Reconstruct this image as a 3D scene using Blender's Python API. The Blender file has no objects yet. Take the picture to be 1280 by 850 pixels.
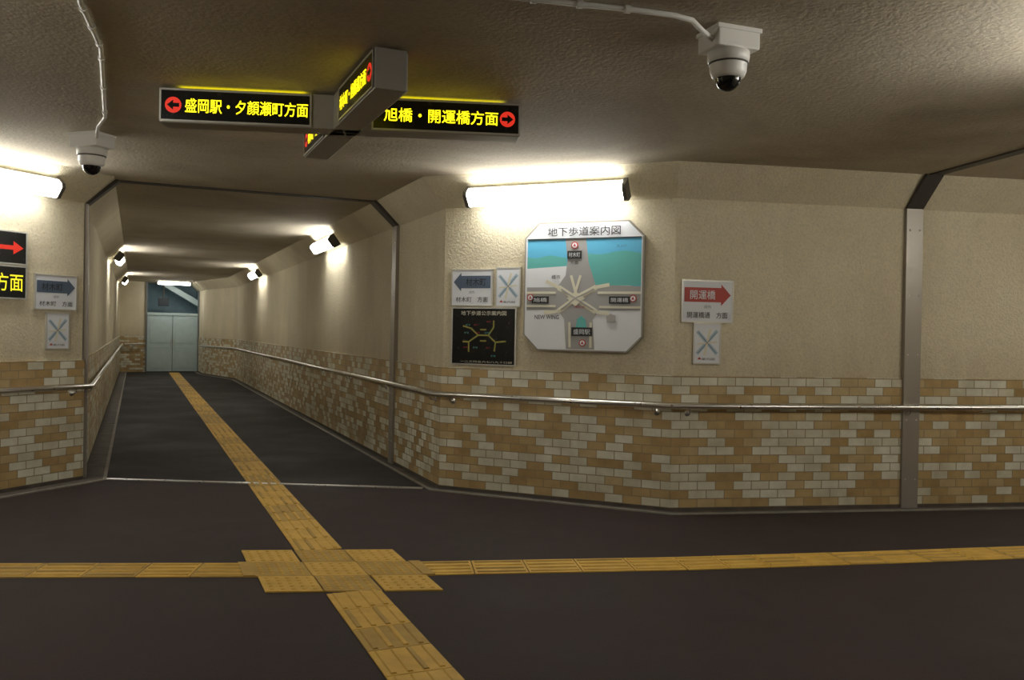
import bpy, bmesh, math, random
from mathutils import Matrix, Vector
random.seed(4)
sc=bpy.context.scene
sc.view_settings.view_transform='Standard'
ZC=2.78; ZH=2.53; CO=0.27
P=Vector((-1.03,5.12)); D=Vector((-.3997,.9166)); N=Vector((.9166,.3997))
def cf(s,o): return P+D*s+N*o

# ---------------- materials ----------------
def newmat(name):
    m=bpy.data.materials.new(name); m.use_nodes=True
    nt=m.node_tree; return m,nt,nt.nodes['Principled BSDF']
def simple(name,col,rough=.5,metal=0,emit=None,es=0,light=False):
    m,nt,b=newmat(name)
    b.inputs['Base Color'].default_value=(*col,1); b.inputs['Roughness'].default_value=rough
    b.inputs['Metallic'].default_value=metal
    if emit:
        b.inputs['Emission Color'].default_value=(*emit,1); b.inputs['Emission Strength'].default_value=es
        if not light: m.cycles.emission_sampling='NONE'
    n=nt.nodes.new('ShaderNodeTexNoise'); n.inputs['Scale'].default_value=25
    tc=nt.nodes.new('ShaderNodeTexCoord'); nt.links.new(tc.outputs['Object'],n.inputs['Vector'])
    mr=nt.nodes.new('ShaderNodeMapRange'); mr.inputs['To Min'].default_value=max(0,rough-.08); mr.inputs['To Max'].default_value=min(1,rough+.08)
    nt.links.new(n.outputs['Fac'],mr.inputs['Value']); nt.links.new(mr.outputs['Result'],b.inputs['Roughness'])
    return m
def ramp(nt,stops,interp='LINEAR'):
    r=nt.nodes.new('ShaderNodeValToRGB'); r.color_ramp.interpolation=interp
    e=r.color_ramp.elements
    while len(e)<len(stops): e.new(.5)
    for i,(p,c) in enumerate(stops):
        e[i].position=p; e[i].color=(*c,1)
    return r
def noise(nt,vec,scale,detail=4,rough=.55,dist=0):
    n=nt.nodes.new('ShaderNodeTexNoise'); n.inputs['Scale'].default_value=scale
    n.inputs['Detail'].default_value=detail; n.inputs['Roughness'].default_value=rough; n.inputs['Distortion'].default_value=dist
    nt.links.new(vec,n.inputs['Vector']); return n
def mapping(nt,src,scale):
    mp=nt.nodes.new('ShaderNodeMapping'); mp.inputs['Scale'].default_value=scale
    nt.links.new(src,mp.inputs['Vector']); return mp.outputs['Vector']
def mixc(nt,fac,a,b,mode='MIX'):
    m=nt.nodes.new('ShaderNodeMix'); m.data_type='RGBA'; m.blend_type=mode
    if isinstance(fac,(int,float)): m.inputs[0].default_value=fac
    else: nt.links.new(fac,m.inputs[0])
    for i,x in ((6,a),(7,b)):
        if isinstance(x,tuple): m.inputs[i].default_value=(*x,1)
        else: nt.links.new(x,m.inputs[i])
    return m.outputs[2]
def bump(nt,b,h,strength,dist):
    bp=nt.nodes.new('ShaderNodeBump'); bp.inputs['Strength'].default_value=strength; bp.inputs['Distance'].default_value=dist
    nt.links.new(h,bp.inputs['Height']); nt.links.new(bp.outputs['Normal'],b.inputs['Normal'])

def stucco(name,c1,c2,c3,streak=True,bs=55,bst=.8):
    m,nt,b=newmat(name)
    tc=nt.nodes.new('ShaderNodeTexCoord'); o=tc.outputs['Object']
    n1=noise(nt,o,1.1,5,.6,.3)
    r1=ramp(nt,[(.3,c2),(.62,c1)]); nt.links.new(n1.outputs['Fac'],r1.inputs['Fac'])
    col=r1.outputs['Color']
    if streak:
        n2=noise(nt,mapping(nt,o,(1.5,1.5,.35)),1.3,4,.5,.3)
        r2=ramp(nt,[(.50,(0,0,0)),(.75,(1,1,1))]); nt.links.new(n2.outputs['Fac'],r2.inputs['Fac'])
        ml=nt.nodes.new('ShaderNodeMath'); ml.operation='MULTIPLY'; ml.inputs[1].default_value=.22
        nt.links.new(r2.outputs['Color'],ml.inputs[0])
        col=mixc(nt,ml.outputs[0],col,c3)
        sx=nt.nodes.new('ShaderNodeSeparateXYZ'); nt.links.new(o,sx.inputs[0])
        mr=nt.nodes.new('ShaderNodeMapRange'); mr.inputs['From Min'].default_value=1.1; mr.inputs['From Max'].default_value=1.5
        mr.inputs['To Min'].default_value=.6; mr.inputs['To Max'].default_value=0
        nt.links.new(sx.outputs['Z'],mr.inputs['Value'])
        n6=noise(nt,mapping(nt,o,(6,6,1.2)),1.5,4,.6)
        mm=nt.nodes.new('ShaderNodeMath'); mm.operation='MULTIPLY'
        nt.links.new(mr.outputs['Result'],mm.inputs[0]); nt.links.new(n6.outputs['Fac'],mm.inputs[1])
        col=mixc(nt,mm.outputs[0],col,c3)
    else:
        n2=noise(nt,o,.55,5,.6,.6)
        r2=ramp(nt,[(.42,(0,0,0)),(.66,(1,1,1))]); nt.links.new(n2.outputs['Fac'],r2.inputs['Fac'])
        ml=nt.nodes.new('ShaderNodeMath'); ml.operation='MULTIPLY'; ml.inputs[1].default_value=.7
        nt.links.new(r2.outputs['Color'],ml.inputs[0])
        col=mixc(nt,ml.outputs[0],col,c3)
    n3=noise(nt,o,bs,3,.6)
    r3=ramp(nt,[(.3,(.84,.84,.84)),(.6,(1,1,1))]); nt.links.new(n3.outputs['Fac'],r3.inputs['Fac'])
    col=mixc(nt,1.0,col,r3.outputs['Color'],'MULTIPLY')
    nt.links.new(col,b.inputs['Base Color']); b.inputs['Roughness'].default_value=.85
    b.inputs['Specular IOR Level'].default_value=.2
    bump(nt,b,n3.outputs['Fac'],bst,.010)
    return m
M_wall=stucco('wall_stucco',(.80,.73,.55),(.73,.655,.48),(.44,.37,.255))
M_ceil=stucco('ceiling_stucco',(.60,.545,.44),(.52,.46,.36),(.33,.275,.205),False,40,.5)

def tilemat():
    m,nt,b=newmat('wall_tiles')
    uv=nt.nodes.new('ShaderNodeUVMap'); uv.uv_map='UVMap'
    br=nt.nodes.new('ShaderNodeTexBrick'); nt.links.new(uv.outputs[0],br.inputs['Vector'])
    br.inputs['Color1'].default_value=(0,0,0,1); br.inputs['Color2'].default_value=(1,1,1,1); br.inputs['Mortar'].default_value=(.5,.5,.5,1)
    br.inputs['Scale'].default_value=1; br.inputs['Brick Width'].default_value=.155; br.inputs['Row Height'].default_value=.0705
    br.inputs['Mortar Size'].default_value=.0038; br.inputs['Mortar Smooth'].default_value=.1
    r=ramp(nt,[(0,(.80,.79,.67)),(.28,(.71,.69,.55)),(.46,(.56,.40,.19)),(.70,(.50,.345,.155)),(.86,(.60,.46,.25))],'CONSTANT')
    nt.links.new(br.outputs['Color'],r.inputs['Fac'])
    tc=nt.nodes.new('ShaderNodeTexCoord')
    n=noise(nt,tc.outputs['Object'],5,5,.6)
    r2=ramp(nt,[(.3,(.74,.72,.68)),(.65,(1,1,1))]); nt.links.new(n.outputs['Fac'],r2.inputs['Fac'])
    c=mixc(nt,1.0,r.outputs['Color'],r2.outputs['Color'],'MULTIPLY')
    c=mixc(nt,br.outputs['Fac'],c,(.33,.26,.15))
    nt.links.new(c,b.inputs['Base Color']); b.inputs['Roughness'].default_value=.38
    iv=nt.nodes.new('ShaderNodeMath'); iv.operation='SUBTRACT'; iv.inputs[0].default_value=1; nt.links.new(br.outputs['Fac'],iv.inputs[1])
    bump(nt,b,iv.outputs[0],.6,.004)
    return m
M_tile=tilemat()
def asphalt(name,k):
    m,nt,b=newmat(name)
    tc=nt.nodes.new('ShaderNodeTexCoord'); o=tc.outputs['Object']
    n1=noise(nt,o,.9,5,.65,.4)
    r=ramp(nt,[(.3,(.022*k[0],.0165*k[1],.0155*k[2])),(.55,(.032*k[0],.025*k[1],.0235*k[2])),(.75,(.048*k[0],.037*k[1],.035*k[2]))]); nt.links.new(n1.outputs['Fac'],r.inputs['Fac'])
    v=nt.nodes.new('ShaderNodeTexVoronoi'); v.inputs['Scale'].default_value=130; nt.links.new(o,v.inputs['Vector'])
    r2=ramp(nt,[(.06,(1,1,1)),(.2,(0,0,0))]); nt.links.new(v.outputs['Distance'],r2.inputs['Fac'])
    n4=noise(nt,o,25,2); r4=ramp(nt,[(.5,(0,0,0)),(.7,(.5,.5,.5))]); nt.links.new(n4.outputs['Fac'],r4.inputs['Fac'])
    f=mixc(nt,1.0,r2.outputs['Color'],r4.outputs['Color'],'MULTIPLY')
    c=mixc(nt,f,r.outputs['Color'],(.13,.12,.11))
    nt.links.new(c,b.inputs['Base Color'])
    b.inputs['Specular IOR Level'].default_value=.3
    r3=ramp(nt,[(.3,(.6,.6,.6)),(.7,(.85,.85,.85))]); nt.links.new(n1.outputs['Fac'],r3.inputs['Fac'])
    nt.links.new(r3.outputs['Color'],b.inputs['Roughness'])
    n5=noise(nt,o,110,3,.7); bump(nt,b,n5.outputs['Fac'],.55,.006)
    return m
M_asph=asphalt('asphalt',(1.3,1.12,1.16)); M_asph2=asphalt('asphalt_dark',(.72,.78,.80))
def conc(name,c1,c2,rough=.8):
    m,nt,b=newmat(name); tc=nt.nodes.new('ShaderNodeTexCoord')
    n=noise(nt,tc.outputs['Object'],6,6,.65)
    r=ramp(nt,[(.3,c1),(.7,c2)]); nt.links.new(n.outputs['Fac'],r.inputs['Fac'])
    nt.links.new(r.outputs['Color'],b.inputs['Base Color']); b.inputs['Roughness'].default_value=rough
    bump(nt,b,n.outputs['Fac'],.3,.005); return m
M_gut=conc('gutter_concrete',(.07,.062,.052),(.14,.125,.105))
M_curb=conc('gutter_edge',(.20,.185,.155),(.32,.30,.25))
M_skirt=conc('skirting_mortar',(.07,.06,.05),(.12,.10,.08))
M_tact=conc('tactile_paving_yellow',(.56,.33,.045),(.76,.48,.085),.6)
M_tactb=conc('tactile_paving_worn',(.40,.245,.05),(.56,.36,.08),.65)
M_steel=simple('brushed_steel',(.80,.79,.77),.3,1)
M_pole=simple('joint_cover_steel',(.40,.37,.33),.36,.45)
M_dark=simple('dark_joint',(.07,.063,.055),.6)
M_white=simple('white_paint',(.80,.79,.76),.4)
M_signw=simple('sign_white',(.78,.81,.87),.35)
M_black=simple('sign_black',(.008,.008,.008),.25)
M_grey=simple('housing_grey',(.34,.32,.28),.45,.2)
M_alu=simple('aluminium_frame',(.66,.65,.61),.35,.6)
M_navy=simple('arrow_navy',(.09,.13,.20),.4)
M_red=simple('arrow_red',(.46,.045,.03),.4)
M_ink=simple('ink_black',(.02,.02,.02),.5)
M_lampend=simple('lamp_end_cap',(.10,.09,.075),.5)
M_lamp=simple('lamp_diffuser',(.9,.9,.9),.5,0,(1,.98,.92),21,True)
M_yel=simple('lit_text_yellow',(.1,.1,.01),.5,0,(1,.86,.02),1.15)
M_yel2=simple('lit_sign_text_yellow',(.1,.1,.01),.5,0,(1,.82,.006),3.2,True)
M_redl=simple('lit_red',(.1,.01,.005),.5,0,(.75,.03,.015),.9)
M_glow=simple('added_glow_yellow',(.5,.5,.1),.5,0,(.85,.78,.0),1.6,True)  # emission added to tint the ceiling around the sign yellow
M_cyan=simple('map_blue',(.12,.50,.78),.4)
M_teal=simple('map_teal',(.12,.48,.46),.4)
M_mapg=simple('map_grey',(.38,.38,.38),.4)
M_mapl=simple('map_cream',(.74,.72,.58),.4)
M_mapw=simple('map_white',(.80,.83,.88),.4)
M_ltblue=simple('map_light_blue',(.42,.55,.66),.4)
M_door=conc('door_paint_teal',(.44,.57,.58),(.52,.64,.65),.45)
M_blue=conc('stairwell_blue',(.22,.33,.38),(.30,.42,.47),.6)
M_blued=simple('stairwell_dark',(.02,.03,.035),.5)
M_jamb=simple('door_frame_grey',(.20,.21,.21),.4,.3)
M_lens=simple('smoked_dome',(.01,.01,.012),.06)

# ---------------- mesh helpers ----------------
def link(o,parent=None):
    sc.collection.objects.link(o)
    if parent is not None:
        o.parent=parent; o.matrix_parent_inverse=parent.matrix_world.inverted()
    return o
def empty(name,loc=(0,0,0)):
    e=bpy.data.objects.new(name,None); e.empty_display_size=.1; sc.collection.objects.link(e)
    e.matrix_world=Matrix.Translation(loc); return e
def mesh(name,verts,faces,mats,idx=None,parent=None,M=None,smooth=False):
    me=bpy.data.meshes.new(name); me.from_pydata([tuple(v) for v in verts],[],faces)
    for m in (mats if isinstance(mats,list) else [mats]): me.materials.append(m)
    if idx:
        for p,i in zip(me.polygons,idx): p.material_index=i
    if smooth:
        for p in me.polygons: p.use_smooth=True
    me.update()
    o=bpy.data.objects.new(name,me)
    if M is not None: o.matrix_world=M
    if parent is not None:
        sc.collection.objects.link(o); o.parent=parent; o.matrix_parent_inverse=parent.matrix_world.inverted()
        if M is not None: o.matrix_basis=M
    else: sc.collection.objects.link(o)
    return o
def frame(x,y,z,xd):
    xd=Vector(xd).normalized()
    M=Matrix(((xd.x,0,xd.y,x),(xd.y,0,-xd.x,y),(0,1,0,z),(0,0,0,1)))
    return M
BOXF=[(0,3,2,1),(4,5,6,7),(0,1,5,4),(1,2,6,5),(2,3,7,6),(3,0,4,7)]
def boxv(x0,x1,y0,y1,z0,z1):
    return [(x0,y0,z0),(x1,y0,z0),(x1,y1,z0),(x0,y1,z0),(x0,y0,z1),(x1,y0,z1),(x1,y1,z1),(x0,y1,z1)]
def box(name,b,mat,parent=None,M=None,bev=0):
    o=mesh(name,boxv(*b),BOXF,mat,None,parent,M)
    if bev:
        md=o.modifiers.new('bev','BEVEL'); md.width=bev; md.segments=2
    return o
def prism(name,poly,z0,z1,mat,parent=None,M=None):
    n=len(poly); v=[(x,y,z0) for x,y in poly]+[(x,y,z1) for x,y in poly]
    f=[tuple(reversed(range(n))),tuple(range(n,2*n))]+[(i,(i+1)%n,n+(i+1)%n,n+i) for i in range(n)]
    return mesh(name,v,f,mat,None,parent,M)
def disc(cx,cy,r,n=24): return [(cx+r*math.cos(a*2*math.pi/n),cy+r*math.sin(a*2*math.pi/n)) for a in range(n)]
def stroke(x0,y0,x1,y1,w):
    d=Vector((x1-x0,y1-y0)).normalized(); p=Vector((-d.y,d.x))*w/2
    return [(x0-p.x,y0-p.y),(x1-p.x,y1-p.y),(x1+p.x,y1+p.y),(x0+p.x,y0+p.y)]
def text(name,s,cx,cy,w,h,z,mat,parent,M,off=0.0):
    off=min(off,.004)
    cu=bpy.data.curves.new(name,'FONT'); cu.body=s; cu.size=1; cu.offset=off; cu.resolution_u=3
    t=bpy.data.objects.new(name+'_src',cu); sc.collection.objects.link(t)
    dg=bpy.context.evaluated_depsgraph_get(); dg.update()
    me=bpy.data.meshes.new_from_object(t.evaluated_get(dg))
    bpy.data.objects.remove(t)
    xs=[v.co.x for v in me.vertices]; ys=[v.co.y for v in me.vertices]
    if not xs: return
    x0,x1,y0,y1=min(xs),max(xs),min(ys),max(ys)
    for v in me.vertices:
        v.co=((v.co.x-(x0+x1)/2)/(x1-x0)*w+cx,(v.co.y-(y0+y1)/2)/(y1-y0)*h+cy,z)
    me.materials.clear(); me.materials.append(mat); me.name=name
    o=bpy.data.objects.new(name,me); sc.collection.objects.link(o)
    o.parent=parent; o.matrix_parent_inverse=parent.matrix_world.inverted(); o.matrix_basis=M
def tube(name,pts,r,mat,parent=None,res=4):
    cu=bpy.data.curves.new(name,'CURVE'); cu.dimensions='3D'; cu.bevel_depth=r; cu.bevel_resolution=res; cu.use_fill_caps=True
    sp=cu.splines.new('POLY'); sp.points.add(len(pts)-1)
    for p,c in zip(sp.points,pts): p.co=(*c,1)
    cu.materials.append(mat)
    o=bpy.data.objects.new(name,cu); return link(o,parent)
def revolve(name,prof,mat,parent,M,n=32,caps=True):
    v=[];f=[]
    for r,z in prof:
        for i in range(n): v.append((r*math.cos(i*2*math.pi/n),r*math.sin(i*2*math.pi/n),z))
    for j in range(len(prof)-1):
        for i in range(n): f.append((j*n+i,j*n+(i+1)%n,(j+1)*n+(i+1)%n,(j+1)*n+i))
    f.append(tuple(range(n))); f.append(tuple((len(prof)-1)*n+i for i in range(n)))
    return mesh(name,v,f,mat,None,parent,M,True)

# ---------------- walls ----------------
def offs(pts,off,side):
    out=[]
    for i,p in enumerate(pts):
        ns=[]
        if i>0: d=(p-pts[i-1]).normalized(); ns.append(Vector((-d.y,d.x))*side)
        if i<len(pts)-1: d=(pts[i+1]-p).normalized(); ns.append(Vector((-d.y,d.x))*side)
        if len(ns)==2:
            b=(ns[0]+ns[1]).normalized(); out.append(p+b*(off/b.dot(ns[0])))
        else: out.append(p+ns[0]*off)
    return out
def chain(name,pts,side,gut=.13):
    prof=[(gut,.0),(gut,.012),(gut-.03,.012),(.02,.008),(.02,.035),(.02,1.10),(0,1.10),(0,ZH),(CO,ZC+.02)]
    pm=[4,4,0,1,2,2,3,3]
    rings=[[(*q,z) for q in offs(pts,o,side)] for o,z in prof]
    cum=[0]
    for i in range(1,len(pts)): cum.append(cum[-1]+(pts[i]-pts[i-1]).length)
    v=[];f=[];mi=[];uvs=[]
    for j in range(len(prof)-1):
        for i in range(len(pts)-1):
            b=len(v); v+= [rings[j][i],rings[j][i+1],rings[j+1][i+1],rings[j+1][i]]
            q=(b,b+1,b+2,b+3)
            if side<0: q=tuple(reversed(q))
            f.append(q); mi.append(pm[j])
            u=[(cum[i],prof[j][1]-.035),(cum[i+1],prof[j][1]-.035),(cum[i+1],prof[j+1][1]-.035),(cum[i],prof[j+1][1]-.035)]
            uvs.append(u if side>0 else list(reversed(u)))
    o=mesh(name,v,f,[M_gut,M_skirt,M_tile,M_wall,M_curb],mi)
    uv=o.data.uv_layers.new(name='UVMap')
    for p,u in zip(o.data.polygons,uvs):
        for k,li in enumerate(p.loop_indices): uv.data[li].uv=(u[k][0]+40,u[k][1])
    return o
def rail(name,pts,side,z=.86,step=1.7):
    op=offs(pts,.085,side)
    e=empty(name,(op[0].x,op[0].y,z))
    tube('rail_tube',[(q.x,q.y,z) for q in op],.022,M_steel,e)
    for i in range(len(pts)-1):
        a,b=pts[i],pts[i+1]; L=(b-a).length; d=(b-a).normalized(); n=Vector((-d.y,d.x))*side
        k=max(1,int(L/step)); 
        for j in range(k+1):
            t=.12+(L-.24)*j/k if L>.5 else L/2
            q=a+d*t; w=q+n*.02; r=q+n*.085
            tube('bracket',[(w.x,w.y,z-.06),(w.x+n.x*.05,w.y+n.y*.05,z-.055),(r.x,r.y,z-.012)],.008,M_steel,e,2)
            revolve('bracket_plate',[(.024,0),(.024,.006)],M_steel,e,Matrix.Translation((w.x,w.y,z-.06))@Vector((0,0,1)).rotation_difference(Vector((n.x,n.y,0))).to_matrix().to_4x4(),12)
A=Vector((-.62,7.8)); B=Vector((1.304,6.97)); RE=Vector((13,6.748+.17*13))
Dc=cf(3.71,-1.547); D2=Dc+Vector((-.41,-.912))*2.1; LE=Vector((-14,D2.y-.13*9.2))
right_pts=[cf(24.3,.72),cf(22.4,.78),cf(19.5,1.447),A,B,RE]
left_pts=[cf(24.3,-1.547),Dc,D2,LE]
def side_of(pts,k,c=P):
    a,b=pts[k],pts[k+1]; d=b-a; n=Vector((-d.y,d.x)); return 1 if n.dot(c-a)>0 else -1
sR=side_of(right_pts,3); chain('wall_right',right_pts,sR,.13)
sL=side_of(left_pts,1); chain('wall_left',left_pts,sL,.22)
A2=Vector((-2.4,2.1)); B2=Vector((-4.3,2.9)); nl=[A2+Vector((.4,-.917))*11,A2,B2,Vector((-14,B2.y-.15*9.7))]
D3=Vector((2.3,2.3)); D4=Vector((3.2,4.2)); nr=[D3+Vector((.4,-.917))*11,D3,D4,Vector((13,4.2+.17*9.8))]
sNL=side_of(nl,1); chain('wall_near_left',nl,sNL); sNR=side_of(nr,1); chain('wall_near_right',nr,sNR)
def endwall(name,a,b):
    v=[(a.x,a.y,0),(b.x,b.y,0),(b.x,b.y,1.1),(a.x,a.y,1.1),(b.x,b.y,ZC+.02),(a.x,a.y,ZC+.02)]
    o=mesh(name,v,[(0,1,2,3),(3,2,4,5)],[M_tile,M_wall],[0,1])
    uv=o.data.uv_layers.new(name='UVMap')
    for p in o.data.polygons:
        for li in p.loop_indices:
            vi=o.data.loops[li].vertex_index; q=v[vi]
            uv.data[li].uv=((Vector(q[:2])-a).length+7,q[2])
endwall('wall_transverse_right',RE,nr[-1]); endwall('wall_transverse_left',LE,nl[-1]); endwall('wall_back',nl[0],nr[0])
SD=23.8
endwall('wall_far',cf(SD,-1.547),cf(SD,-.82))
box('floor',(-16,15,-11,31,-.2,0),M_asph)
box('ceiling',(-16,15,-11,31,ZC,ZC+.2),M_ceil)
a=Vector((-3.70,7.95)); b=Vector((-.76,7.79))
pp=[cf(SD,-1.34),a,b,cf(19.4,1.33),cf(22.4,.66),cf(SD,.62)]
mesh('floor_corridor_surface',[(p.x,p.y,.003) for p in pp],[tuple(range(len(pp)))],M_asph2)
rail('handrail',[cf(22.4,.78),cf(19.5,1.447),A,B,RE],sR)
rail('handrail',[cf(23.7,-1.547),Dc,D2,LE],sL)
rail('handrail',[cf(SD,-1.4),cf(SD,-.9)],-1)

# ---------------- expansion joint covers ----------------
def joint(name,a,an,b,bn,cw=.09,w=.15):
    e=empty(name,(a.x,a.y,0))
    for p,n in ((a,an),(b,bn)):
        t=Vector((-n.y,n.x))*w/2
        prof=[(.045,0),(.045,1.12),(.035,ZH-.0),(CO+.02,ZC-.012)]
        inn=[(-.01,0),(-.01,1.12),(-.01,ZH+.01),(CO+.0,ZC+.012)]
        v=[];f=[]
        for (o1,z1),(o2,z2) in zip(prof,inn):
            for s in (-1,1):
                q=p+n*o1+t*s; v.append((q.x,q.y,z1))
            for s in (-1,1):
                q=p+n*o2+t*s; v.append((q.x,q.y,z2))
        idx=[]
        for i in range(3):
            k=i*4; k2=k+4
            f+=[(k,k+1,k2+1,k2),(k,k2,k2+2,k+2),(k+1,k+3,k2+3,k2+1)]
            idx+=[0,0,0] if i<2 else [1,1,1]
        mesh('joint_post',v,f,[M_pole,M_dark],idx,e)
        for z in (.25,.75,1.3,1.8,2.35):
            for s in (-.6,.6):
                c=p+n*(.044 if z<1.12 else .038)+t*s
                revolve('bolt',[(.008,0),(.006,.006)],M_steel,e,Matrix.Translation((c.x,c.y,z))@Vector((0,0,1)).rotation_difference(Vector((n.x,n.y,0))).to_matrix().to_4x4(),8)
    p=a+an*CO; q=b+bn*CO; d=(q-p).normalized(); t=Vector((-d.y,d.x))*cw/2
    v=[]
    for z in (ZC-.012,ZC+.005):
        for r in (p-t,q-t,q+t,p+t): v.append((r.x,r.y,z))
    mesh('joint_ceiling_strip',v,BOXF,M_dark,None,e)
joint('expansion_joint_cover',cf(3.84,1.447),-N,cf(3.84,-1.547),N)
td=Vector((.9859,.1676)); tn=Vector((.1676,-.9859))
Cp=Vector((3.37,6.748+.17*3.37)); 
joint('expansion_joint_cover',Cp,tn,Cp+tn*3.02,-tn)
e=empty('floor_threshold_strip',(-2.2,7.86,0))
a=Vector((-3.72,7.95)); b=Vector((-.78,7.79)); d=(b-a).normalized(); t=Vector((-d.y,d.x))
v=[]
for z in (0,.008):
    for r in (a-t*.03,b-t*.03,b+t*.03,a+t*.03): v.append((r.x,r.y,z))
mesh('strip',v,BOXF,M_steel,None,e)
for i in range(8):
    q=a+d*(.2+i*.36); revolve('screw',[(.008,.0),(.007,.0095)],M_dark,e,Matrix.Translation((q.x,q.y,0)),8)

# ---------------- tactile paving ----------------
def tactile(name,path,w=.29):
    V=[];F=[];I=[]
    def addb(c,ax,ay,z0,z1,mi,tap=0):
        b=len(V)
        for z,s in ((z0,1),(z1,1-tap)):
            for sx,sy in ((-1,-1),(1,-1),(1,1),(-1,1)):
                q=c+ax*sx+ay*sy*s; V.append((q.x,q.y,z))
        F.extend([tuple(k+b for k in f) for f in BOXF]); I.extend([mi]*6)
    for k in range(len(path)-1):
        a,b=path[k],path[k+1]; d=(b-a); L=d.length; d.normalize(); t=Vector((-d.y,d.x))
        n=max(1,round(L/.3)); st=L/n
        for i in range(n):
            c=a+d*(st*(i+.5))
            addb(c,d*(st/2-.003),t*(w/2),0,.006,1 if random.random()<.35 else 0)
            for j in range(4):
                addb(c+t*((j-1.5)*w/4.1),d*(st/2-.018),t*.0135,.006,.012,1 if random.random()<.25 else 0,.35)
    return mesh(name,V,F,[M_tact,M_tactb],I)
sx,sy=Vector((.985,.10)),Vector((-.3997,.9166))
C0=Vector((-1.022,5.10))
far=C0+sy*.472; near=C0-sy*.472
tactile('tactile_paving_line',[cf(23.4,.0),far],.29)
tactile('tactile_paving_line',[near,cf(-13,.02)],.29)
tactile('tactile_paving_line',[Vector((-12,3.9)),Vector((-4.5,4.82)),C0-sx*.50],.29)
tactile('tactile_paving_line',[C0+sx*.50,Vector((1.07,5.375)),Vector((2.4,5.62)),Vector((3.6,5.86)),Vector((12.5,7.37))],.29)
V=[];F=[];I=[]
for i in range(3):
    for j in range(3):
        shift=(.012,0,-.012)[j]*(0 if i==1 else 1)
        c=C0+sx*((i-1)*.322+shift)+sy*((j-1)*.312)
        b=len(V)
        for z in (0,.0075):
            for a_,b_ in ((-1,-1),(1,-1),(1,1),(-1,1)):
                q=c+sx*.1585*a_+sy*.1535*b_; V.append((q.x,q.y,z))
        F+= [tuple(k+b for k in f) for f in BOXF]; I+=[(i+j)%2 if random.random()<.7 else 0]*6
        for p in range(5):
            for r in range(5):
                cc=c+sx*((p-2)*.058)+sy*((r-2)*.056)
                b=len(V); n=8
                for rad,z in ((.014,.0075),(.009,.0125)):
                    for m in range(n): V.append((cc.x+rad*math.cos(m*math.pi/4),cc.y+rad*math.sin(m*math.pi/4),z))
                for m in range(n): F.append((b+m,b+(m+1)%n,b+n+(m+1)%n,b+n+m)); I.append(0)
                F.append(tuple(b+n+m for m in range(n))); I.append(0)
for s in (-1,1):
    c=C0+sx*(s*.515); b=len(V)
    for z in (0,.0125):
        for a_,b_ in ((-1,-1),(1,-1),(1,1),(-1,1)):
            q=c+sx*.034*a_+sy*.154*b_; V.append((q.x,q.y,z))
    F+= [tuple(k+b for k in f) for f in BOXF]; I+=[1]*6
mesh('tactile_paving_crossing_pad',V,F,[M_tact,M_tactb],I)

# ---------------- fluorescent fixtures ----------------
def lamp(p,xd,L=1.32,ceil=False,name='fluorescent_light'):
    xd=Vector(xd).normalized(); n=Vector((xd.y,-xd.x))
    if not ceil:
        ang=math.radians(36); c=p+n*.135; z=ZC-.165
        nz=Vector((n.x*math.cos(ang),n.y*math.cos(ang),-math.sin(ang)))
    else:
        c=p; z=ZC; nz=Vector((0,0,-1))
    x3=Vector((xd.x,xd.y,0)); y3=nz.cross(x3)
    M=Matrix(((x3.x,y3.x,nz.x,c.x),(x3.y,y3.y,nz.y,c.y),(x3.z,y3.z,nz.z,z),(0,0,0,1)))
    e=empty(name,(c.x,c.y,z))
    h=L/2
    box('body',(-h,h,-.075,.075,0,.03),M_white,e,M,.004)
    if not ceil:
        for s in (-1,1): box('mounting_block',(s*h*.6-.05,s*h*.6+.05,-.04,.06,-.075,0),M_white,e,M)
    pr=[(.078,.03),(.070,.085),(.05,.105),(-.05,.105),(-.070,.085),(-.078,.03)]
    n_=len(pr); v=[(-h+.02,y,z_) for y,z_ in pr]+[(h-.02,y,z_) for y,z_ in pr]
    f=[(i,(i+1)%n_,n_+(i+1)%n_,n_+i) for i in range(n_)]
    mesh('diffuser',v,f,M_lamp,None,e,M)
    ec=[(.086,0),(.086,.035),(.078,.090),(.055,.114),(-.055,.114),(-.078,.090),(-.086,.035),(-.086,0)]
    for s in (-1,1):
        k=len(ec); x0,x1=(s*h-s*.02,s*h+s*.012)
        v=[(x0,y,z_) for y,z_ in ec]+[(x1,y,z_) for y,z_ in ec]
        f=[tuple(range(k)),tuple(range(k,2*k))]+[(i,(i+1)%k,k+(i+1)%k,k+i) for i in range(k)]
        mesh('end_cap',v,f,M_lampend,None,e,M)
AB=(B-A).normalized()
lamp(A+AB*1.02,AB,1.42)
ld=Vector((.41,.912)).normalized()
lamp(Dc-ld*1.12,ld,1.42)
for s in (6.9,14.5): lamp(cf(s,1.447),-D,1.3)
for s in (11.6,19.6): lamp(cf(s,-1.547),D,1.3)
lamp(cf(22.9,-.05),N,.95,True)
lamp(D4+(D3-D4).normalized()*.9,(D3-D4),1.42)
lamp((A2+B2)/2,(A2-B2) if (Vector(((A2-B2).y,-(A2-B2).x))).dot(P-A2)>0 else (B2-A2),1.42)
lamp(Vector((5.75,6.748+.17*5.75)),td,1.3)  # unseen fixture, moved close to brighten the wall past the post
lamp(Vector((4.9,4.2+.17*1.7)),-td,1.3)  # extra fixture out of view, added to light the far right wall
lamp(Vector((-8.5,D2.y-.13*3.7)),Vector((1,.13)),1.3)
lamp(D3+Vector((.4,-.917))*4,Vector((.4,-.917)),1.3)

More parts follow.
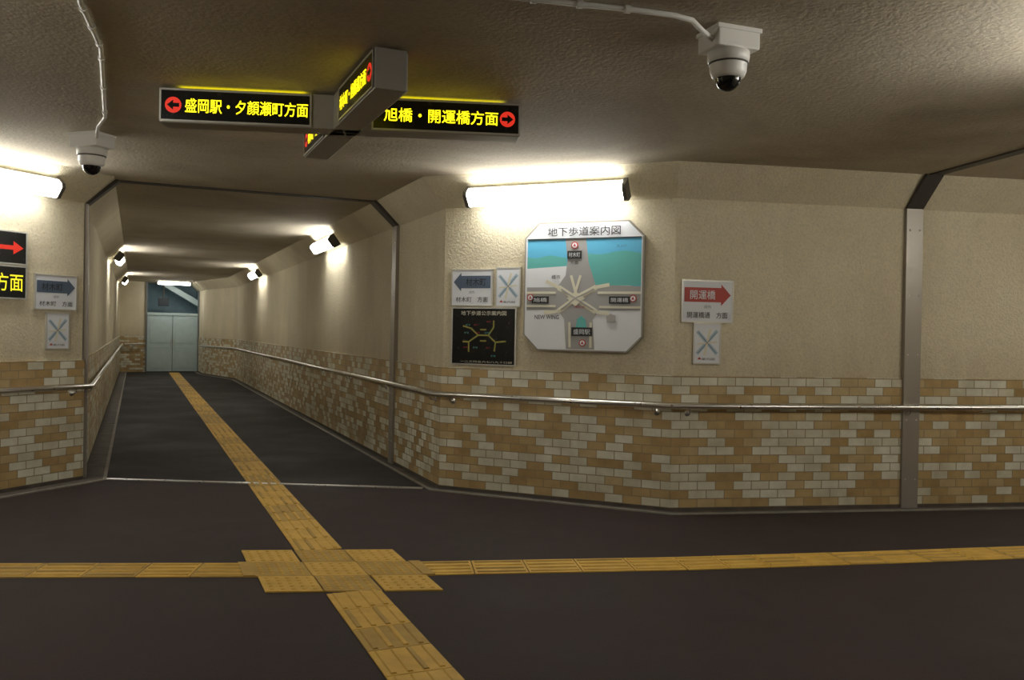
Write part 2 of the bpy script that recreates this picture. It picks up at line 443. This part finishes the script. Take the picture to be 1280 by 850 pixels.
# ---------------- hanging direction sign ----------------
cs=Vector((-1.0,5.05)); ZT=ZC-.014; ZB=ZT-.197; W2=.078
e=empty('hanging_direction_sign',(cs.x,cs.y,ZB+.1))
tx=Vector((.995,.10)).normalized(); vy=Vector((-.3997,.9166))
def arm(nm,dirv,r0,r1):
    a=cs+dirv*r0; b=cs+dirv*r1; t=Vector((-dirv.y,dirv.x))*W2
    v=[]
    for z in (ZB,ZT):
        for r in (a-t,b-t,b+t,a+t): v.append((r.x,r.y,z))
    o=mesh(nm,v,BOXF,M_grey,None,e); md=o.modifiers.new('b','BEVEL'); md.width=.005; md.segments=2
    v=[]
    t2=t*.8
    for z in (ZT-.001,ZT+.003):
        for r in (a+dirv*.22-t2,b-dirv*.10-t2,b-dirv*.10+t2,a+dirv*.22+t2): v.append((r.x,r.y,z))
    if 'side' in nm: mesh('added_glow_strip',v,BOXF,M_glow,None,e)  # emissive strip added on the arm top for the yellow ceiling glow
    q=(a+b)/2
    tube('hanger',[(q.x,q.y,ZT-.01),(q.x,q.y,ZC+.01)],.02,M_grey,e)
arm('arm_side_left',-tx,0,1.02); arm('arm_side_right',tx,0,1.02); arm('arm_front',-vy,0,1.0); arm('arm_back',vy,0,.86)
zc=(ZB+ZT)/2
def face(c,xd,w,s,arrow,side,tw=None,tcx=None,mt=None):
    M=frame(c.x,c.y,zc,xd)
    box('face_panel',(-w/2,w/2,-.088,.088,0,.004),M_black,e,M)
    for b in ((-w/2,w/2,.082,.092),(-w/2,w/2,-.092,-.082),(-w/2,-w/2+.01,-.09,.09),(w/2-.01,w/2,-.09,.09)):
        box('face_frame',(*b,0,.008),M_alu,e,M)
    r=.045; ax=(-w/2+.075) if side<0 else (w/2-.075)
    prism('arrow_disc',disc(ax,0,r),.004,.0055,M_redl,e,M)
    s_=side
    ar=[(ax-s_*.033,.011),(ax,.011),(ax,.028),(ax+s_*.034,0),(ax,-.028),(ax,-.011),(ax-s_*.033,-.011)]
    if s_<0: ar.reverse()
    prism('arrow_glyph',ar,.0055,.0065,M_black,e,M)
    if tw is None: tw=w-.17; tcx=(.06 if side<0 else -.055)
    text('lettering',s,tcx,0,tw,.080,.0062,mt or M_yel2,e,M,.010)
pn=Vector((tx.y,-tx.x))*(W2+.001)
face(cs-tx*.60+pn,tx,.84,'盛岡駅・夕顔瀬町方面',True,-1,.68,.06)
face(cs+tx*.59+pn,tx,.86,'旭橋・開運橋方面',True,1,.66,-.03)
face(cs+tx*.57-pn,-tx,.88,'材木町・夕顔瀬町方面',True,-1,None,None,M_yel)
face(cs-tx*.60-pn,-tx,.84,'旭橋・開運橋方面',True,1,None,None,M_yel)
dn=-vy
nrm=Vector((dn.y,-dn.x))*(W2+.001)
face(cs+dn*.60+nrm,dn,.76,'材木町・旭橋通方面',True,1)
face(cs-dn*.52+nrm,dn,.66,'材木町・旭橋方面',True,-1)
face(cs+dn*.60-nrm,-dn,.76,'材木町・旭橋通方面',True,-1,None,None,M_yel)
face(cs-dn*.52-nrm,-dn,.66,'材木町・旭橋方面',True,1,None,None,M_yel)

# ---------------- CCTV ----------------
def cctv(x,y,rot,pipe,sc_=1.0):
    e=empty('security_dome_camera',(x,y,ZC))
    M=Matrix.Translation((x,y,ZC))@Matrix.Rotation(rot,4,'Z')@Matrix.Scale(sc_,4)
    box('mount_box',(-.115,.115,-.09,.09,-.10,.004),M_white,e,M,.008)
    box('mount_lip',(-.122,.122,-.097,.097,-.022,.0),M_white,e,M,.004)
    revolve('collar',[(.085,-.098),(.098,-.104),(.1,-.125),(.096,-.15),(.092,-.152),(.088,-.165),(.086,-.195),(.078,-.215),(.066,-.225)],M_white,e,M)
    revolve('bezel',[(.088,-.150),(.094,-.153),(.094,-.158),(.088,-.161)],M_dark,e,M)
    revolve('dome',[(.062,-.222)]+[(.06*math.cos(a*math.pi/16),-.226-.06*math.sin(a*math.pi/16)) for a in range(0,8)]+[(.004,-.286)],M_lens,e,M)
    tube('lens_barrel',[(x,y,ZC-.24*sc_),(x-.01,y-.03,ZC-.262*sc_)],.02,M_dark,e)
    tube('conduit',pipe,.0115,M_white,e)
    for k in range(len(pipe)-1):
        a=Vector(pipe[k]); b=Vector(pipe[k+1])
        if (b-a).length>.5:
            for f_ in (.12,.5,.9):
                q=a.lerp(b,f_); d=(b-a).normalized()*.012
                tube('pipe_clip',[q-d,q+d],.017,M_white,e)
zp=ZC-.014
cctv(.94,3.86,.35,[(-3.5,2.9,zp),(0,3.48,zp),(.5,3.59,zp),(.66,3.64,zp),(.74,3.68,zp-.004),(.80,3.74,zp-.03),(.86,3.80,zp-.045)],.93)
cctv(-3.02,6.17,-.3,[(-.6,.8,zp),(-1.83,3.62,zp),(-2.02,4.2,zp),(-2.66,5.60,zp),(-2.84,5.88,zp),(-2.93,6.05,zp-.03),(-2.98,6.12,zp-.045)],1.02)

# ---------------- wall signs ----------------
def sign(name,x,y,z,xd,w,h,mat=None,fr=True,t=.012):
    xd=Vector(xd).normalized(); M=frame(x,y,z,xd)
    e=empty(name,(x,y,z))
    box('panel',(-w/2,w/2,-h/2,h/2,-.002,t),mat or M_signw,e,M,.002)
    if fr:
        for b in ((-w/2-.006,w/2+.006,h/2-.006,h/2+.006),(-w/2-.006,w/2+.006,-h/2-.006,-h/2+.006),(-w/2-.006,-w/2+.006,-h/2,h/2),(w/2-.006,w/2+.006,-h/2,h/2)):
            box('rim',(*b,-.001,t+.003),M_alu,e,M)
    return e,M,t
def arrow_poly(x0,x1,hh,bh,head,right=True):
    pts=[(x0,-bh),(x1-head,-bh),(x1-head,-hh),(x1,0),(x1-head,hh),(x1-head,bh),(x0,bh)]
    if not right: pts=[(-x,y) for x,y in reversed(pts)]
    return pts
def dirsign(p,z,xd,w,h,txt,sub,mat,right,tcol):
    n=Vector((xd.y,-xd.x))*.003; e,M,t=sign('direction_sign',p.x+n.x,p.y+n.y,z,xd,w,h)
    pl=[(x,y+h*.16) for x,y in arrow_poly(-w*.46,w*.46,h*.26,h*.175,w*.19,right)]
    prism('arrow',pl,t,t+.0015,mat,e,M)
    text('arrow_text',txt,(-.04 if right else .04)*w/.41,h*.16,w*.5,h*.22,t+.0025,tcol,e,M,.006)
    text('small_text','(徒歩)',0,-h*.13,w*.14,h*.09,t+.002,M_navy,e,M)
    text('sub_text',sub,0,-h*.33,w*.80,h*.15,t+.002,M_ink,e,M,.004)
def minimap(p,z,xd,w,h):
    n=Vector((xd.y,-xd.x))*.003; e,M,t=sign('small_map_sign',p.x+n.x,p.y+n.y,z,xd,w,h)
    prism('map_area',[(-w*.42,-h*.30),(w*.42,-h*.30),(w*.42,h*.36),(-w*.42,h*.36)],t,t+.001,M_mapw,e,M)
    for i,(a,b,c,d_,wd,m) in enumerate([(-.38,-.26,.38,.32,.13,M_ltblue),(-.38,.30,.38,-.26,.13,M_ltblue),(-.1,-.3,.12,.36,.08,M_mapl),(-.38,-.02,.38,.04,.05,M_mapl),
                          (-.34,-.24,.34,.28,.02,M_navy),(-.34,.28,.34,-.24,.02,M_navy)]):
        prism('map_road',stroke(a*w,b*h,c*w,d_*h,wd*w),t+.001+i*.0002,t+.0014+i*.0002,m,e,M)
    prism('north_mark',[(-.36*w,-.40*h),(-.2*w,-.40*h),(-.28*w,-.34*h)],t,t+.001,M_red,e,M)
    text('caption','案内図',.05*w,-.39*h,.5*w,.06*h,t+.001,M_ink,e,M)
ab=lambda t:A+AB*t
dirsign(ab(.285),1.815,AB,.395,.315,'材木町','材木町　方面',M_navy,False,M_ink)
minimap(ab(.635),1.82,AB,.225,.335)
Wd=Vector((.9859,.1676)); wr=lambda x:Vector((x,6.748+.17*x))
dirsign(wr(1.575),1.705,Wd,.43,.335,'開運橋','開運橋通　方面',M_red,True,M_mapw)
minimap(wr(1.578),1.365,Wd,.225,.325)
dl=lambda t:Dc-ld*t
dirsign(dl(.285),1.70,ld,.41,.30,'材木町','材木町　方面',M_navy,True,M_ink)
minimap(dl(.265),1.36,ld,.225,.315)
p=ab(.405); n=Vector((AB.y,-AB.x))*.003
e,M,t=sign('underground_guide_map',p.x+n.x,p.y+n.y,1.385,AB,.62,.50,M_black,True,.015)
text('title','地下歩道公示案内図',0,.205,.44,.04,t+.001,M_mapl,e,M)
M_ylmap=simple('map_olive',(.28,.26,.05),.5)
for a,b,c,d_ in [(-.05,.01,.05,.01),(-.05,.01,-.12,.07),(-.12,.07,-.2,.09),(.05,.01,.10,.08),(.10,.08,.10,.14),(-.05,.01,-.14,-.05),(-.14,-.05,-.2,-.05),(-.14,-.05,-.14,-.14),(.05,.01,.12,-.05),(.12,-.05,.22,-.04),(.12,-.05,.11,-.13),(-.03,.06,.03,.06),(-.03,-.04,.03,-.04)]:
    prism('map_line',stroke(a,b,c,d_,.014) if (a,b)!=(c,d_) else disc(a,b,.01),t,t+.001,M_ylmap,e,M)
for i in range(10):
    a=random.uniform(-.25,.2); b=random.choice([.13,.10,-.10,-.14,-.17,.03])
    text('map_label','地下道'[:2+i%2],a,b,.045,.016,t+.0015,M_teal if i%2 else M_red,e,M)
text('footer','一二三四五六七八九十口田',.03,-.225,.5,.018,t+.001,M_mapl,e,M)
for z,kind in ((2.055,0),(1.765,1)):
    q=dl(.93); n=Vector((ld.y,-ld.x))*.003
    e,M,t=sign('dark_direction_sign',q.x+n.x,q.y+n.y,z,ld,.70,.27,M_black,True,.02)
    if kind==0:
        prism('arrow',[(x+.0,y) for x,y in arrow_poly(.10,.32,.055,.018,.09,True)],t,t+.002,M_redl,e,M)
        text('lettering','旭橋',-.15,0,.28,.14,t+.002,M_yel,e,M,.012)
    else: text('lettering','開運橋方面',0,0,.64,.15,t+.002,M_yel,e,M,.014)

# big octagonal map
q=ab(1.325); n=Vector((AB.y,-AB.x))*.003
M=frame(q.x+n.x,q.y+n.y,1.82,AB); e=empty('area_map_board',(q.x,q.y,1.82))
w,h,c_=1.05,1.09,.13
def octo(w,h,c): return [(-w/2+c,-h/2),(w/2-c,-h/2),(w/2,-h/2+c),(w/2,h/2-c),(w/2-c,h/2),(-w/2+c,h/2),(-w/2,h/2-c),(-w/2,-h/2+c)]
prism('board_frame',octo(w,h,c_),-.002,.045,M_grey,e,M)
prism('board_face',octo(w-.025,h-.025,c_-.006),.045,.047,M_mapw,e,M)
def mp(x,y): return ((x-730)*.0070,-(y-359)*.00665)
lay=[0]
def mpoly(pts,mat,nm='map_patch'):
    lay[0]+=1; z=.047+lay[0]*.00025
    pp=[mp(*p) for p in pts]
    ar=sum(pp[i][0]*pp[(i+1)%len(pp)][1]-pp[(i+1)%len(pp)][0]*pp[i][1] for i in range(len(pp)))
    if ar<0: pp.reverse()
    prism(nm,pp,.047,z,mat,e,M)
def mstroke(a,b,c,d_,wd,mat):
    lay[0]+=1; x0,y0=mp(a,b); x1,y1=mp(c,d_)
    prism('map_road',stroke(x0,y0,x1,y1,wd),.047,.047+lay[0]*.00025,mat,e,M)
wav=lambda x0,x1,y,am,k:[(x0+(x1-x0)*i/10,y+am*math.sin(i*k)) for i in range(11)]
mpoly([(659,299),(802,299),(802,360),(659,340)],M_cyan)
mpoly(wav(659,710,321,1.5,.8)+[(710,336),(659,336)],M_teal)
mpoly(wav(735,802,317,2,.7)+[(802,358),(745,358)],M_teal)
mpoly([(659,336),(712,333),(712,362),(659,362)],M_mapw)
mpoly([(708,299),(734,299),(738,330),(747,357),(802,359),(802,389),(752,389),(744,401),(747,438),(711,438),(708,400),(700,389),(659,389),(659,360),(698,360),(709,345),(711,325)],M_mapg,'map_road')
for a,b,c,d_,wd in [(722,374,700,360,.045),(700,360,684,352,.03),(722,374,748,360,.045),(748,360,764,357,.03),(722,374,700,391,.045),(700,391,682,392,.03),(722,374,748,391,.045),(748,391,764,393,.03),
                    (716,345,722,366,.022),(728,345,722,366,.022),(659,367,697,367,.02),(750,367,802,367,.02),(659,384,697,384,.018),(752,385,802,385,.018),(715,404,716,436,.02),(742,404,742,436,.02)]:
    mstroke(a,b,c,d_,wd,M_mapl)
mpoly([(711,374),(722,365),(734,374),(722,384)],M_mapl)
for a,b,c,d_ in [(722,374,704,362),(722,374,745,362),(722,374,704,388),(722,374,745,388)]:
    mstroke(a,b,c,d_,.010,M_mapg)
mpoly([(723,412),(725,400),(730,396),(735,400),(737,412)],M_teal)
mpoly([(761,397),(766,393),(772,395),(772,403),(762,404)],M_mapg)
zt=.047+(lay[0]+2)*.00025
for x,y,ww,hh,s in [(720,319,18,10,'材木町'),(677,376,22,9,'旭橋'),(777,376,26,9,'開運橋'),(731,416,26,11,'盛岡駅')]:
    x0,y0=mp(x-ww/2,y+hh/2); x1,y1=mp(x+ww/2,y-hh/2)
    prism('label_plate',[(x0,y0),(x1,y0),(x1,y1),(x0,y1)],.047,zt,M_ink,e,M)
    text('label_text',s,(x0+x1)/2,(y0+y1)/2,(x1-x0)*.8,(y1-y0)*.6,zt+.0008,M_mapw,e,M)
for x,y in [(720,307),(664,373),(793,374),(732,430)]:
    X,Y=mp(x,y); prism('red_ring',disc(X,Y,.030,20),.047,zt,M_red,e,M); prism('ring_inner',disc(X,Y,.022,20),.047,zt+.0005,M_mapw,e,M)
    prism('ring_arrow',[(X-.013,Y-.01),(X+.013,Y-.01),(X,Y+.016)],.047,zt+.001,M_red,e,M)
X,Y=mp(728,385); text('here','現在地',X,Y,.085,.02,zt+.001,M_red,e,M)
X,Y=mp(720,329); text('sub','方面',X,Y,.07,.03,zt+.001,M_ink,e,M)
X,Y=mp(697,347); text('bank','橋市',X,Y,.08,.035,zt+.001,M_ink,e,M,.01)
X,Y=mp(686,398); text('new_wing','NEW WING',X,Y,.22,.036,zt+.001,M_ink,e,M,.02)
X,Y=mp(778,309); text('river','北上川',X,Y,.08,.022,zt+.001,M_navy,e,M)
X,Y=mp(731,289.5); text('title','地下歩道案内図',X,Y,.64,.078,zt+.001,M_ink,e,M,.016)
mstroke(659,298.5,802,298.5,.007,M_ink)

# ---------------- far double door ----------------
c=cf(SD,-.04); M=frame(c.x,c.y,0,N); e=empty('double_door',(c.x,c.y,0))
hw=.78
for s in (-1,1):
    box('leaf',(min(s*.006,s*(hw-.05)),max(s*.006,s*(hw-.05)),.02,1.76,-.03,.01),M_door,e,M,.004)
    box('leaf_panel',(min(s*.08,s*(hw-.13)),max(s*.08,s*(hw-.13)),.12,.8,.01,.018),M_door,e,M,.004)
    box('leaf_panel',(min(s*.08,s*(hw-.13)),max(s*.08,s*(hw-.13)),.9,1.66,.01,.018),M_door,e,M,.004)
    box('jamb',(min(s*(hw-.05),s*hw),max(s*(hw-.05),s*hw),0,ZC+.01,-.06,.05),M_jamb,e,M)
    box('handle',(min(s*.03,s*.05),max(s*.03,s*.05),.85,1.05,.01,.04),M_steel,e,M)
box('transom_rail',(-hw,hw,1.76,1.84,-.05,.03),M_door,e,M)
box('transom_back',(-hw,hw,1.8,ZC+.01,-1.3,-1.25),M_blue,e,M)
prism('stair_soffit',[(-.15,ZC),(hw,2.25),(hw,2.05),(-.45,ZC)],-1.2,-.2,M_door,e,M)
for s in (-1,1): box('recess_side',(s*hw-.02,s*hw+.02,1.8,ZC+.01,-1.3,-.05),M_blue,e,M)
box('recess_floor',(-hw,hw,1.78,1.8,-1.3,-.05),M_blue,e,M)
box('equipment_box',(-.42,-.12,2.05,2.3,-.3,-.05),M_blued,e,M,.01)
q=c-N*.27+D*.15
tube('equipment_arm',[(q.x,q.y,2.28),(q.x,q.y,ZC)],.02,M_dark,e)

# ---------------- world, camera ----------------
w=bpy.data.worlds.new('world'); sc.world=w; w.use_nodes=True
w.node_tree.nodes['Background'].inputs[0].default_value=(.01,.01,.01,1)
cd=bpy.data.cameras.new('camera'); cam=bpy.data.objects.new('camera',cd); sc.collection.objects.link(cam)
cd.sensor_width=36; cd.lens=36*1080/1280; cd.clip_start=.05
cam.matrix_world=Matrix.Translation((0,0,1.42))@Matrix.Rotation(math.radians(90-.467),4,'X')@Matrix.Rotation(math.radians(1.1),4,'Z')
sc.camera=cam
